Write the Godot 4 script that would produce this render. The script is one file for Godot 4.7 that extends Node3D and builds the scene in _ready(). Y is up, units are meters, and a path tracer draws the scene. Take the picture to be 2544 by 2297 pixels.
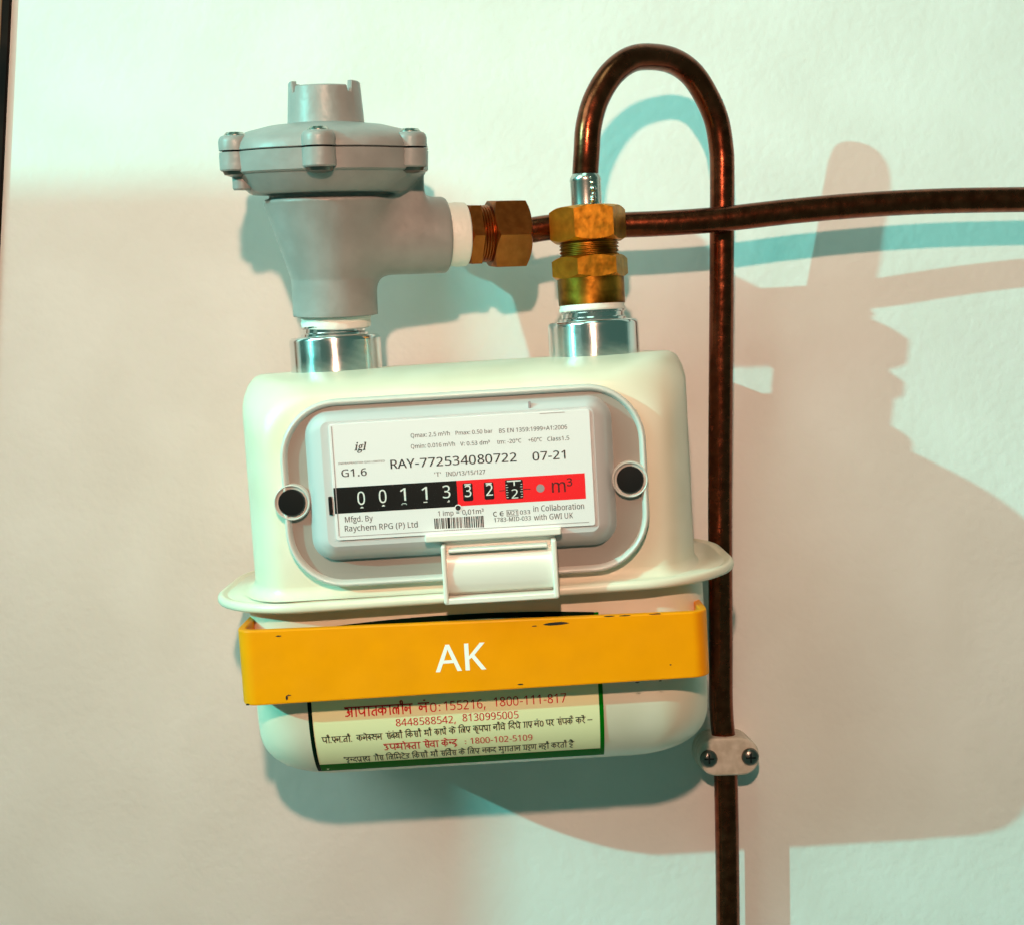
extends Node3D
# A domestic gas meter on a plastered wall, with its regulator, brass unions and copper pipes.
# Shapes are written in millimetres and built in metres.

const MM := 0.001
var sans: Font
var sans_bold: Font
var serif: Font
var mono: Font
var hang: Transform3D          # the meter hangs a little crooked and leans forward
var mat := {}
var used := {}


func V(x: float, y: float, z: float) -> Vector3:
	return Vector3(x, y, z)


# ------------------------------------------------------------------ scene tree helpers
func numbered(called: String) -> String:
	if not used.has(called):
		used[called] = 0
		return called
	used[called] += 1
	return "%s_%03d" % [called, used[called]]


func thing(called: String, label: String, category: String, frame: Transform3D, group := "") -> Node3D:
	var o := Node3D.new()
	o.name = numbered(called)
	add_child(o, true)
	o.transform = frame
	o.set_meta("label", label)
	o.set_meta("category", category)
	if group:
		o.set_meta("group", group)
	return o


func obj(called: String, m: Mesh, material: Material, parent: Node, label := "") -> MeshInstance3D:
	var o := MeshInstance3D.new()
	o.mesh = m
	o.material_override = material
	var taken := 0
	var full := called
	while parent.has_node(NodePath(full)):
		taken += 1
		full = "%s_%03d" % [called, taken]
	o.name = full
	parent.add_child(o, true)
	if label:
		o.set_meta("label", label)
	return o


func structure(called: String, m: Mesh, material: Material, label: String, category: String) -> MeshInstance3D:
	var o := obj(called, m, material, self, label)
	o.set_meta("kind", "structure")
	o.set_meta("category", category)
	return o


# ------------------------------------------------------------------ shape helpers
class Shape:
	var st := SurfaceTool.new()
	var next_group := 1
	func _init() -> void:
		st.begin(Mesh.PRIMITIVE_TRIANGLES)
	func tri(a: Vector3, b: Vector3, c: Vector3) -> void:
		if (b - a).cross(c - a).length_squared() < 1e-9:
			return
		st.add_vertex(a * 0.001)
		st.add_vertex(b * 0.001)
		st.add_vertex(c * 0.001)
	# rows of points; between two rows one band; groups[i] is the smooth group of band i
	func bands(rows: Array, groups: Array, closed := true) -> void:
		for i in rows.size() - 1:
			st.set_smooth_group(next_group + int(groups[i]))
			var a: PackedVector3Array = rows[i]
			var b: PackedVector3Array = rows[i + 1]
			var n := a.size()
			for j in (n if closed else n - 1):
				var k := (j + 1) % n
				tri(a[j], b[k], a[k])
				tri(a[j], b[j], b[k])
		var top := 0
		for g in groups:
			top = maxi(top, int(g))
		next_group += top + 1
	func cap(row: PackedVector3Array, flip := false) -> void:
		var c := Vector3.ZERO
		for p in row:
			c += p
		c /= row.size()
		st.set_smooth_group(next_group)
		next_group += 1
		for j in row.size():
			var k := (j + 1) % row.size()
			if flip:
				tri(c, row[k], row[j])
			else:
				tri(c, row[j], row[k])
	func done() -> ArrayMesh:
		st.generate_normals()
		return st.commit()


func creases(profile: Array, limit := 32.0) -> Array:
	var out := [0]
	for i in range(1, profile.size() - 1):
		var a: Vector2 = (profile[i] - profile[i - 1])
		var b: Vector2 = (profile[i + 1] - profile[i])
		var turn := rad_to_deg(absf(a.angle_to(b)))
		out.append(out[-1] + (1 if turn > limit else 0))
	return out


# profile of (radius, height) points turned about the y axis, then placed by xf
func lathe_into(s: Shape, profile: Array, xf := Transform3D(), seg := 64, limit := 32.0) -> void:
	var rows := []
	for p in profile:
		var row := PackedVector3Array()
		for j in seg:
			var a := TAU * j / seg
			row.append(xf * Vector3(p.x * cos(a), p.y, -p.x * sin(a)))
		rows.append(row)
	s.bands(rows, creases(profile, limit))


func lathe(profile: Array, xf := Transform3D(), seg := 64, limit := 32.0) -> ArrayMesh:
	var s := Shape.new()
	lathe_into(s, profile, xf, seg, limit)
	return s.done()


func rounded(x0: float, x1: float, y0: float, y1: float, r: float, n := 8) -> PackedVector2Array:
	var out := PackedVector2Array()
	r = minf(r, minf((x1 - x0) / 2.0, (y1 - y0) / 2.0))
	for c in [[x1 - r, y1 - r, 0.0], [x0 + r, y1 - r, 90.0], [x0 + r, y0 + r, 180.0], [x1 - r, y0 + r, 270.0]]:
		for i in n + 1:
			var a := deg_to_rad(c[2] + 90.0 * i / n)
			out.append(Vector2(c[0] + r * cos(a), c[1] + r * sin(a)))
	return out


func arch(x0: float, x1: float, y0: float, y1: float, r: float, n := 8) -> PackedVector2Array:
	# up the right side, over two rounded corners and down the left side
	var out := PackedVector2Array()
	for k in 6:
		out.append(Vector2(x1, lerpf(y0, y1 - r, k / 6.0)))
	var ring := rounded(x0, x1, y0 - 2.0 * r, y1, r, n)
	for k in 2 * n + 2:
		out.append(ring[k])
	for k in 6:
		out.append(Vector2(x0, lerpf(y1 - r, y0, (k + 1) / 6.0)))
	return out


func row_xy(p: PackedVector2Array, z: float) -> PackedVector3Array:
	var out := PackedVector3Array()
	for q in p:
		out.append(Vector3(q.x, q.y, z))
	return out


func row_xz(p: PackedVector2Array, y: float) -> PackedVector3Array:
	var out := PackedVector3Array()
	for q in p:
		out.append(Vector3(q.x, y, -q.y))
	return out


# a rounded plate from z0 (back) to z1 (front) with a rounded front edge of size b
func plate_into(s: Shape, x0: float, x1: float, y0: float, y1: float, r: float, z0: float, z1: float, b: float, n := 6) -> void:
	var rows := [row_xy(rounded(x0, x1, y0, y1, r, n), z0)]
	var groups := [0]
	for i in 5:
		var a := PI / 2.0 * i / 4.0
		var d := b * (1.0 - cos(a))
		rows.append(row_xy(rounded(x0 + d, x1 - d, y0 + d, y1 - d, maxf(r - d, 0.02), n), z1 - b + b * sin(a)))
		if i < 4:
			groups.append(1)
	groups[0] = 1
	s.bands(rows, groups)
	s.cap(rows[-1])
	s.cap(rows[0], true)


func plate(x0: float, x1: float, y0: float, y1: float, r: float, z0: float, z1: float, b: float, n := 6) -> ArrayMesh:
	var s := Shape.new()
	plate_into(s, x0, x1, y0, y1, r, z0, z1, b, n)
	return s.done()


# a tube of radius r along points (Catmull-Rom)
func tube(points: Array, r: float, per := 14, seg := 28) -> ArrayMesh:
	var path := []
	for i in points.size() - 1:
		var p0: Vector3 = points[maxi(i - 1, 0)]
		var p1: Vector3 = points[i]
		var p2: Vector3 = points[i + 1]
		var p3: Vector3 = points[mini(i + 2, points.size() - 1)]
		for k in per:
			path.append(p1.cubic_interpolate(p2, p0, p3, float(k) / per))
	path.append(points[-1])
	var rows := []
	var side := Vector3.ZERO
	for i in path.size():
		var t: Vector3 = (path[mini(i + 1, path.size() - 1)] - path[maxi(i - 1, 0)]).normalized()
		if side == Vector3.ZERO:
			side = t.cross(V(0, 0, 1)).normalized()
		side = (side - t * side.dot(t)).normalized()
		var up := side.cross(t)
		var row := PackedVector3Array()
		for j in seg:
			var a := TAU * j / seg
			row.append(path[i] + (side * cos(a) + up * sin(a)) * r)
		rows.append(row)
	var groups := []
	groups.resize(rows.size() - 1)
	groups.fill(0)
	var s := Shape.new()
	s.bands(rows, groups)
	s.cap(rows[0], true)
	s.cap(rows[-1])
	return s.done()


# a hexagon nut about the y axis from y0 to y1, corner radius rc, hole radius rh, turned by phi degrees
func hex_nut(rc: float, rh: float, y0: float, y1: float, phi: float, xf := Transform3D(), bottom := true, top := true) -> ArrayMesh:
	var s := Shape.new()
	var af := rc * cos(PI / 6.0)
	var rows := [PackedVector3Array(), PackedVector3Array(), PackedVector3Array(), PackedVector3Array(), PackedVector3Array(), PackedVector3Array()]
	var per := 12
	for face in 6:
		var facet := [PackedVector3Array(), PackedVector3Array()]
		for k in per + 1:
			var local := -PI / 6.0 + PI / 3.0 * k / per
			var rho := af / cos(local)
			var a := deg_to_rad(phi) + PI / 3.0 * face + local
			var drop := maxf(0.0, rho - af * 0.985) * 0.62
			var rr := maxf(0.0, rho - 0.0)
			var dir := Vector3(cos(a), 0, -sin(a))
			var lo := y0 + (drop if bottom else 0.0)
			var hi := y1 - (drop if top else 0.0)
			facet[0].append(xf * (dir * rr + V(0, lo, 0)))
			facet[1].append(xf * (dir * rr + V(0, hi, 0)))
			if k < per:
				rows[0].append(xf * (dir * rh + V(0, y0, 0)))
				rows[1].append(xf * (dir * af * 0.985 + V(0, y0, 0)))
				rows[2].append(xf * (dir * rr + V(0, lo, 0)))
				rows[3].append(xf * (dir * rr + V(0, hi, 0)))
				rows[4].append(xf * (dir * af * 0.985 + V(0, y1, 0)))
				rows[5].append(xf * (dir * rh + V(0, y1, 0)))
		s.bands(facet, [0], false)
	s.bands([rows[0], rows[1], rows[2]], [0, 1])
	s.bands([rows[3], rows[4], rows[5]], [0, 1])
	return s.done()


func thread_profile(r: float, y0: float, y1: float, pitch: float) -> Array:
	var out := [Vector2(0.0, y0)]
	var n := int(round((y1 - y0) / pitch))
	for i in n:
		var y := y0 + (y1 - y0) * i / n
		out.append(Vector2(r - 0.75, y))
		out.append(Vector2(r - 0.75, y + pitch * 0.18))
		out.append(Vector2(r, y + pitch * 0.5))
		out.append(Vector2(r, y + pitch * 0.66))
	out.append(Vector2(r - 0.75, y1))
	out.append(Vector2(0.0, y1))
	return out


# surface nets of a distance function over a box
func sdf_mesh(f: Callable, lo: Vector3, hi: Vector3, cell: float) -> ArrayMesh:
	var n := Vector3i(((hi - lo) / cell).ceil()) + Vector3i.ONE
	var d := PackedFloat32Array()
	d.resize(n.x * n.y * n.z)
	var at := 0
	for z in n.z:
		for y in n.y:
			for x in n.x:
				d[at] = f.call(lo + Vector3(x, y, z) * cell)
				at += 1
	var index := {}
	var pts := PackedVector3Array()
	var nrm := PackedVector3Array()
	var sx := 1
	var sy := n.x
	var sz := n.x * n.y
	for z in n.z - 1:
		for y in n.y - 1:
			for x in n.x - 1:
				var b := x + y * sy + z * sz
				var inside := 0
				for c in 8:
					if d[b + (c & 1) + ((c >> 1) & 1) * sy + (c >> 2) * sz] < 0.0:
						inside += 1
				if inside == 0 or inside == 8:
					continue
				var sum := Vector3.ZERO
				var hits := 0
				for e in 12:
					var axis := e >> 2
					var o1 := e & 1
					var o2 := (e >> 1) & 1
					var p := Vector3i(0, o1, o2) if axis == 0 else Vector3i(o1, 0, o2) if axis == 1 else Vector3i(o1, o2, 0)
					var q := p + (Vector3i(1, 0, 0) if axis == 0 else Vector3i(0, 1, 0) if axis == 1 else Vector3i(0, 0, 1))
					var da := d[b + p.x + p.y * sy + p.z * sz]
					var db := d[b + q.x + q.y * sy + q.z * sz]
					if (da < 0.0) != (db < 0.0):
						sum += Vector3(p).lerp(Vector3(q), da / (da - db))
						hits += 1
				var at_point := lo + (Vector3(x, y, z) + sum / hits) * cell
				index[b] = pts.size()
				pts.append(at_point)
				var g := Vector3.ZERO
				for k in 3:
					var step := Vector3.ZERO
					step[k] = 0.25
					g[k] = f.call(at_point + step) - f.call(at_point - step)
				nrm.append(g.normalized())
	var tri := PackedInt32Array()
	for z in range(1, n.z - 1):
		for y in range(1, n.y - 1):
			for x in range(1, n.x - 1):
				var b := x + y * sy + z * sz
				for axis in 3:
					var step: int = [sx, sy, sz][axis]
					var u: int = [sy, sz, sx][axis]
					var v: int = [sz, sx, sy][axis]
					if (d[b] < 0.0) != (d[b + step] < 0.0):
						var q := [index[b - u - v], index[b - v], index[b], index[b - u]]
						if d[b] < 0.0:
							tri.append_array(PackedInt32Array([q[0], q[2], q[1], q[0], q[3], q[2]]))
						else:
							tri.append_array(PackedInt32Array([q[0], q[1], q[2], q[0], q[2], q[3]]))
	for i in pts.size():
		pts[i] = pts[i] * MM
	var arrays := []
	arrays.resize(Mesh.ARRAY_MAX)
	arrays[Mesh.ARRAY_VERTEX] = pts
	arrays[Mesh.ARRAY_NORMAL] = nrm
	arrays[Mesh.ARRAY_INDEX] = tri
	var m := ArrayMesh.new()
	m.add_surface_from_arrays(Mesh.PRIMITIVE_TRIANGLES, arrays)
	return m


func smin(a: float, b: float, k: float) -> float:
	var h := maxf(k - absf(a - b), 0.0) / k
	return minf(a, b) - h * h * k * 0.25


# ------------------------------------------------------------------ print: flat ink as thin faces
func ink_shape(word: String, font: Font) -> Array:
	# triangles of the front faces of a text, and the height of a digit, both with the baseline at y = 0
	var t := TextMesh.new()
	t.font = font
	t.font_size = 48
	t.pixel_size = 0.02
	t.depth = 0.02
	t.curve_step = 1.0
	t.text = "H"
	var ref := t.get_aabb()
	t.text = word
	var arrays := t.surface_get_arrays(0)
	var v: PackedVector3Array = arrays[Mesh.ARRAY_VERTEX]
	var nn: PackedVector3Array = arrays[Mesh.ARRAY_NORMAL]
	var ix: PackedInt32Array = arrays[Mesh.ARRAY_INDEX] if arrays[Mesh.ARRAY_INDEX] != null else PackedInt32Array()
	if ix.is_empty():
		ix = PackedInt32Array(range(v.size()))
	var out := PackedVector2Array()
	var lo := INF
	var hi := -INF
	for i in range(0, ix.size(), 3):
		if nn[ix[i]].z > 0.9:
			for k in 3:
				var p := v[ix[i + k]]
				out.append(Vector2(p.x, p.y - ref.position.y))
				lo = minf(lo, p.x)
				hi = maxf(hi, p.x)
	for i in out.size():
		out[i].x -= lo
	return [out, ref.size.y, hi - lo]


# text from x0 to x1 on baseline y with capitals h high; lay maps (x, y) to a point; slant leans it
func printed(word: String, font: Font, x0: float, x1: float, y: float, h: float, lay: Callable, slant := 0.0) -> ArrayMesh:
	var ink := ink_shape(word, font)
	var s := Shape.new()
	s.st.set_smooth_group(-1)
	var pts: PackedVector2Array = ink[0]
	var kx: float = (x1 - x0) / ink[2]
	var ky: float = h / ink[1]
	for i in range(0, pts.size(), 3):
		var q := []
		for k in 3:
			var p := pts[i + k]
			q.append(lay.call(x0 + p.x * kx + p.y * ky * slant, y + p.y * ky))
		ink_tri(s, q)
	return s.done()


func ink_tri(s: Shape, q: Array) -> void:
	for p in q:
		s.st.add_vertex(p * MM)


func quad(s: Shape, lay: Callable, x0: float, x1: float, y0: float, y1: float) -> void:
	var steps := maxi(1, int((x1 - x0) / 4.0))
	var rise := maxi(1, int((y1 - y0) / 1.5))
	s.st.set_smooth_group(1)
	for i in steps:
		for j in rise:
			var a := lerpf(x0, x1, float(i) / steps)
			var b := lerpf(x0, x1, float(i + 1) / steps)
			var c := lerpf(y0, y1, float(j) / rise)
			var d := lerpf(y0, y1, float(j + 1) / rise)
			ink_tri(s, [lay.call(a, c), lay.call(b, d), lay.call(b, c)])
			ink_tri(s, [lay.call(a, c), lay.call(a, d), lay.call(b, d)])


func patch(lay: Callable, x0: float, x1: float, y0: float, y1: float) -> ArrayMesh:
	var s := Shape.new()
	quad(s, lay, x0, x1, y0, y1)
	return s.done()


func disc(lay: Callable, cx: float, cy: float, r: float, r_in := 0.0) -> ArrayMesh:
	var s := Shape.new()
	s.st.set_smooth_group(1)
	for j in 28:
		var a := TAU * j / 28
		var b := TAU * (j + 1) / 28
		var o0: Vector3 = lay.call(cx + r * cos(a), cy + r * sin(a))
		var o1: Vector3 = lay.call(cx + r * cos(b), cy + r * sin(b))
		var i0: Vector3 = lay.call(cx + r_in * cos(a), cy + r_in * sin(a))
		var i1: Vector3 = lay.call(cx + r_in * cos(b), cy + r_in * sin(b))
		ink_tri(s, [o0, i0, o1])
		if r_in > 0.0:
			ink_tri(s, [i0, i1, o1])
	return s.done()


# Devanagari letters as pen strokes. Each stroke is a run of points, two characters a point (x, then y): digits and letters count 0 to 20;
# y counts from 0.4 below the baseline (0) over the baseline (4) to the head line (e). The first entry is the width in tenths; 0 marks a sign
# that sits on the letter before it.
const PEN := {
	"a": [8, "0d 2d 3b 29 47 25 05", "29 6a", "6e 64"], "aa": [4, "2e 24"], "i": [3, "1e 14", "1e 2h 6i 8e"], "ii": [4, "2e 24", "1e 0h 1i 2h 2e"],
	"u": [0, "44 51 31 22"], "e": [0, "5e 3g 1h"], "ai": [0, "5e 3g 1h", "5e 4h 2i"], "o": [4, "2e 24", "2e 1g 0h"], "dot": [0, "3h 4h"],
	"reph": [0, "2h 4i 5g 3e"], "ri": [0, "44 22 41 61"], "ru": [0, "56 32"], "uu": [6, "0c 2c 3a 29 47 25 05"], "ii_": [6, "4e 4c 1b 1a 49 36 15 42"],
	"ee": [7, "1e 19 28 58", "5e 58 36 54"], "pa": [8, "6e 64", "1e 1a 27 47 69"], "ta": [7, "5e 54", "5a 29 16 34"], "na": [7, "5e 54", "5a 2a", "2a 1b 09 17 28 2a"],
	"ka": [9, "4e 44", "4a 2b 09 27 49", "4b 6b 7a 78 66"], "kh": [5, "3e 34", "3a 2b 09 27 39", "39 58"], "la": [8, "6e 64", "25 16 19 2b 3b 4a 45", "49 5b 6a"],
	"ja": [8, "6e 64", "6a 3a 16 25 46"], "sha": [9, "7e 74", "1c 2d 4c 3a 18 45", "3a 7a"], "sa": [8, "6e 64", "1e 3c 29 44", "29 69"], "sh": [5, "1e 3c 29 44", "29 59"],
	"ba": [7, "5e 54", "5a 2b 08 26 57", "1a 48"], "va": [7, "5e 54", "5a 2b 08 26 57"], "dha": [8, "6e 64", "1c 2d 3c 2a 4a 29 07 26 67"], "bha": [8, "6e 64", "0c 2d 2a 08 17 38 68"],
	"ra": [5, "1d 3c 2a 18 44"], "ya": [8, "6e 64", "0c 1d 2b 28 36 68"], "cha": [8, "6e 64", "0b 6b", "2b 17 36 67"], "da": [6, "4e 4c 1a 08 27 38 47 54"], "nd": [5, "2a 4a", "29 2b 1a 28"],
	"ga": [8, "2e 26 15", "6e 64"], "ta_": [6, "4e 4c 1a 07 25 54"], "tha": [8, "6e 64", "1c 2d 2b 0b 18 36 68"], "ma": [8, "6e 64", "1e 18 07 26 28 68"], "da_": [6, "4e 4b 1a 29 47 25 05"],
	"ha": [6, "4e 4c 1b 19 48 36 14 42"], "na_": [9, "7e 74", "1e 18 37 4a", "4e 4a"], "pr": [8, "6e 64", "1e 1a 27 47 69", "57 34"], "gr": [8, "2e 26 15", "6e 64", "67 45"],
	"stop": [3, "14 15"], "star": [3, "0f 2d", "2f 0d"], "zero": [6, "1a 2d 4d 5a 58 45 25 18 1a"]}


func pen_value(c: String) -> float:
	return float("0123456789abcdefghijk".find(c))


func handwritten(word: String, x0: float, x1: float, y: float, h: float, weight: float, lay: Callable) -> ArrayMesh:
	var s := Shape.new()
	s.st.set_smooth_group(1)
	var pen := 0.0
	var strokes := []
	var head := []
	for key in word.split(" ", false):
		var letter: Array = PEN[key]
		var width: float = letter[0]
		var from := pen if width > 0.0 else pen - 6.5
		for k in range(1, letter.size()):
			var line := []
			for p in (letter[k] as String).split(" ", false):
				line.append(Vector2(from + pen_value(p[0]), pen_value(p[1]) - 4.0))
			strokes.append(line)
		if width > 0.0 and key != "stop" and key != "star" and key != "zero":
			head.append([pen - 0.6, pen + width + 0.2])
		pen += width
	for b in head:
		strokes.append([Vector2(b[0], 10.0), Vector2(b[1], 10.0)])
	var kx := (x1 - x0) / pen
	var ky := h / 10.0
	for line in strokes:
		var pts := []
		if line.size() == 2:
			pts = line
		else:
			for i in line.size() - 1:
				var a: Vector2 = line[maxi(i - 1, 0)]
				var b: Vector2 = line[mini(i + 2, line.size() - 1)]
				for k in 4:
					pts.append((line[i] as Vector2).cubic_interpolate(line[i + 1], a, b, k / 4.0))
			pts.append(line[-1])
		for i in pts.size() - 1:
			var a := Vector2(x0 + pts[i].x * kx, y + pts[i].y * ky)
			var b := Vector2(x0 + pts[i + 1].x * kx, y + pts[i + 1].y * ky)
			var t := (b - a).normalized() * weight * 0.5
			var side := Vector2(-t.y, t.x)
			a -= t * 0.6
			b += t * 0.6
			var c := [a + side, b + side, b - side, a - side].map(func(q): return lay.call(q.x, q.y))
			ink_tri(s, [c[0], c[1], c[2]])
			ink_tri(s, [c[0], c[2], c[3]])
	return s.done()


# ------------------------------------------------------------------ materials
func noise(size: int, freq: float, octaves: int, at_seed: int, lo: Color, hi: Color, mid := 0.5) -> NoiseTexture2D:
	var f := FastNoiseLite.new()
	f.noise_type = FastNoiseLite.TYPE_SIMPLEX_SMOOTH
	f.seed = at_seed
	f.frequency = freq
	f.fractal_octaves = octaves
	var g := Gradient.new()
	g.set_color(0, lo)
	g.set_color(1, hi)
	g.set_offset(0, maxf(0.0, mid - 0.3))
	g.set_offset(1, minf(1.0, mid + 0.3))
	var t := NoiseTexture2D.new()
	t.width = size
	t.height = size
	t.seamless = true
	t.noise = f
	t.color_ramp = g
	return t


func paint(called: String, color: Color, rough: float, metal := 0.0, spec := 0.5) -> StandardMaterial3D:
	var m := StandardMaterial3D.new()
	m.resource_name = called
	m.albedo_color = color
	m.roughness = rough
	m.metallic = metal
	m.metallic_specular = spec
	mat[called] = m
	return m


func worn(m: StandardMaterial3D, tex: Texture2D, rough: Texture2D, bump: Texture2D, depth_cm: float, scale: float) -> void:
	m.uv1_triplanar = true
	m.uv1_world_triplanar = true
	m.uv1_scale = Vector3.ONE * scale
	if tex:
		m.albedo_texture = tex
	if rough:
		m.roughness_texture = rough
		m.roughness_texture_channel = BaseMaterial3D.TEXTURE_CHANNEL_GRAYSCALE
	if bump:
		m.heightmap_enabled = true
		m.heightmap_texture = bump
		m.heightmap_scale = depth_cm


func materials() -> void:
	var w := Color.WHITE
	var wall := paint("plaster", Color(0.92, 0.92, 0.91), 0.75, 0.0, 0.3)
	worn(wall, noise(512, 0.008, 4, 3, Color(0.975, 0.97, 0.965), w), null, noise(1024, 0.05, 3, 4, Color.BLACK, w), 0.012, 2.6)
	var cream := paint("cream_enamel", Color(0.905, 0.875, 0.80), 0.32)
	worn(cream, noise(256, 0.012, 3, 8, Color(0.965, 0.96, 0.945), w), null, null, 0.0, 9.0)
	var grey := paint("grey_casting", Color(0.61, 0.61, 0.605), 0.40)
	worn(grey, noise(256, 0.02, 4, 11, Color(0.90, 0.90, 0.89), w), null, noise(256, 0.09, 3, 12, Color.BLACK, w), 0.008, 11.0)
	var copper := paint("aged_copper", Color(0.53, 0.28, 0.19), 0.29, 1.0)
	worn(copper, noise(512, 0.02, 5, 13, Color(0.74, 0.68, 0.66), w, 0.45), noise(512, 0.03, 4, 14, Color(0.75, 0.75, 0.75), w), noise(512, 0.02, 4, 15, Color.BLACK, w), 0.006, 14.0)
	var brass := paint("brass", Color(0.90, 0.61, 0.19), 0.40, 1.0)
	worn(brass, noise(256, 0.05, 4, 16, Color(0.86, 0.82, 0.78), w), noise(256, 0.05, 3, 17, Color(0.7, 0.7, 0.7), w), noise(256, 0.05, 4, 18, Color.BLACK, w), 0.004, 16.0)
	var dull := paint("dull_brass", Color(0.74, 0.50, 0.17), 0.38, 1.0)
	worn(dull, noise(256, 0.02, 4, 19, Color(0.5, 0.46, 0.4), w), null, noise(256, 0.04, 4, 20, Color.BLACK, w), 0.006, 16.0)
	var bronze := paint("bronze", Color(0.70, 0.39, 0.18), 0.36, 1.0)
	worn(bronze, noise(256, 0.05, 4, 21, Color(0.84, 0.78, 0.74), w), null, noise(256, 0.05, 4, 22, Color.BLACK, w), 0.005, 16.0)
	var zinc := paint("zinc", Color(0.88, 0.89, 0.89), 0.19, 1.0)
	worn(zinc, null, noise(256, 0.03, 3, 23, Color(0.6, 0.6, 0.6), w), null, 0.0, 10.0)
	paint("solder", Color(0.74, 0.74, 0.72), 0.24, 1.0)
	var tape := paint("thread_tape", Color(0.92, 0.91, 0.88), 0.5)
	worn(tape, null, null, noise(256, 0.05, 3, 24, Color.BLACK, w), 0.02, 22.0)
	var yellow := paint("yellow_paint", Color(0.965, 0.605, 0.0), 0.45, 0.0, 0.3)
	worn(yellow, noise(512, 0.01, 4, 25, Color(0.975, 0.97, 0.96), w), noise(256, 0.02, 3, 26, Color(0.75, 0.75, 0.75), w), noise(256, 0.04, 3, 27, Color.BLACK, w), 0.004, 8.0)
	paint("bare_iron", Color(0.09, 0.065, 0.05), 0.7)
	paint("basin_plastic", Color(0.60, 0.565, 0.535), 0.42)
	paint("lip_plastic", Color(0.82, 0.81, 0.785), 0.3)
	paint("block_plastic", Color(0.79, 0.78, 0.785), 0.2)
	paint("latch_plastic", Color(0.90, 0.885, 0.85), 0.28)
	paint("index_card", Color(0.90, 0.89, 0.90), 0.4)
	paint("black_plastic", Color(0.012, 0.012, 0.016), 0.35)
	paint("black_ink", Color(0.03, 0.02, 0.03), 0.55)
	paint("grey_ink", Color(0.12, 0.10, 0.11), 0.55)
	paint("red_band", Color(0.96, 0.0, 0.08), 0.5)
	paint("dark_red_ink", Color(0.22, 0.0, 0.02), 0.55)
	paint("digit_white", Color(0.86, 0.87, 0.86), 0.45)
	paint("grey_pin", Color(0.62, 0.56, 0.57), 0.35)
	paint("sticker_paper", Color(0.96, 0.955, 0.76), 0.5, 0.0, 0.3)
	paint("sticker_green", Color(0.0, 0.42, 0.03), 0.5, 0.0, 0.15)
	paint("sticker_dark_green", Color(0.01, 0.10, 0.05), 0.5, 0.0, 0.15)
	paint("red_ink", Color(0.82, 0.02, 0.03), 0.55)
	paint("rose_ink", Color(0.82, 0.06, 0.16), 0.55)
	paint("olive_ink", Color(0.15, 0.14, 0.07), 0.55)
	paint("white_paint", Color(0.98, 0.98, 0.97), 0.5)
	var clip := paint("clip_plastic", Color(0.85, 0.81, 0.76), 0.5)
	worn(clip, noise(256, 0.03, 3, 28, Color(0.9, 0.89, 0.87), w), null, noise(256, 0.05, 3, 29, Color.BLACK, w), 0.005, 18.0)
	paint("screw_steel", Color(0.48, 0.47, 0.45), 0.3, 1.0)
	paint("screw_bright", Color(0.78, 0.77, 0.74), 0.25, 1.0)
	var wood := paint("dark_wood", Color(0.13, 0.075, 0.055), 0.7, 0.0, 0.2)
	worn(wood, noise(256, 0.02, 4, 30, Color(0.5, 0.45, 0.4), w), null, null, 0.0, 5.0)
	paint("tan_wood", Color(0.50, 0.34, 0.20), 0.5)
	var glass := paint("clear_cover", Color(1, 1, 1, 0.0), 0.05)
	glass.metallic_specular = 0.12
	glass.transparency = BaseMaterial3D.TRANSPARENCY_ALPHA


# ------------------------------------------------------------------ the gas meter
const CASE_X0 := -110.5
const CASE_X1 := 74.5


func lower_inset(y: float) -> float:          # how far the front of the pan rounds back at height y
	var s := clampf((-91.0 - y) / 33.5, 0.0, 1.0)
	return 30.0 * (1.0 - sqrt(1.0 - s * s))


func lower_side(y: float) -> float:           # the same for its two sides
	var s := clampf((-104.0 - y) / 20.5, 0.0, 1.0)
	return 19.0 * (1.0 - sqrt(1.0 - s * s))


# the front of the lower case at (x, y)
func lower_front(x: float, y: float) -> float:
	var hx := (CASE_X1 - CASE_X0) / 2.0 + 1.0 - lower_side(y)
	var front := 48.0 - lower_inset(y)
	var r := 22.0
	var d := absf(x + 18.0) - (hx - r)
	if d > 0.0:
		front += sqrt(maxf(r * r - d * d, 0.0)) - r
	return front


func on_sticker(x: float, y: float) -> Vector3:
	return V(x, y, lower_front(x, y) + 0.35)


func on_sticker_print(x: float, y: float) -> Vector3:
	return V(x, y, lower_front(x, y) + 0.45)


func on_card(x: float, y: float) -> Vector3:
	return V(x, y, 64.06)


func on_card_top(x: float, y: float) -> Vector3:
	return V(x, y, 64.12)


func on_card_over(x: float, y: float) -> Vector3:
	return V(x, y, 64.18)


func on_strap(x: float, y: float) -> Vector3:
	return V(x, y, 61.07)


func on_strap_over(x: float, y: float) -> Vector3:
	return V(x, y, 61.12)


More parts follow.
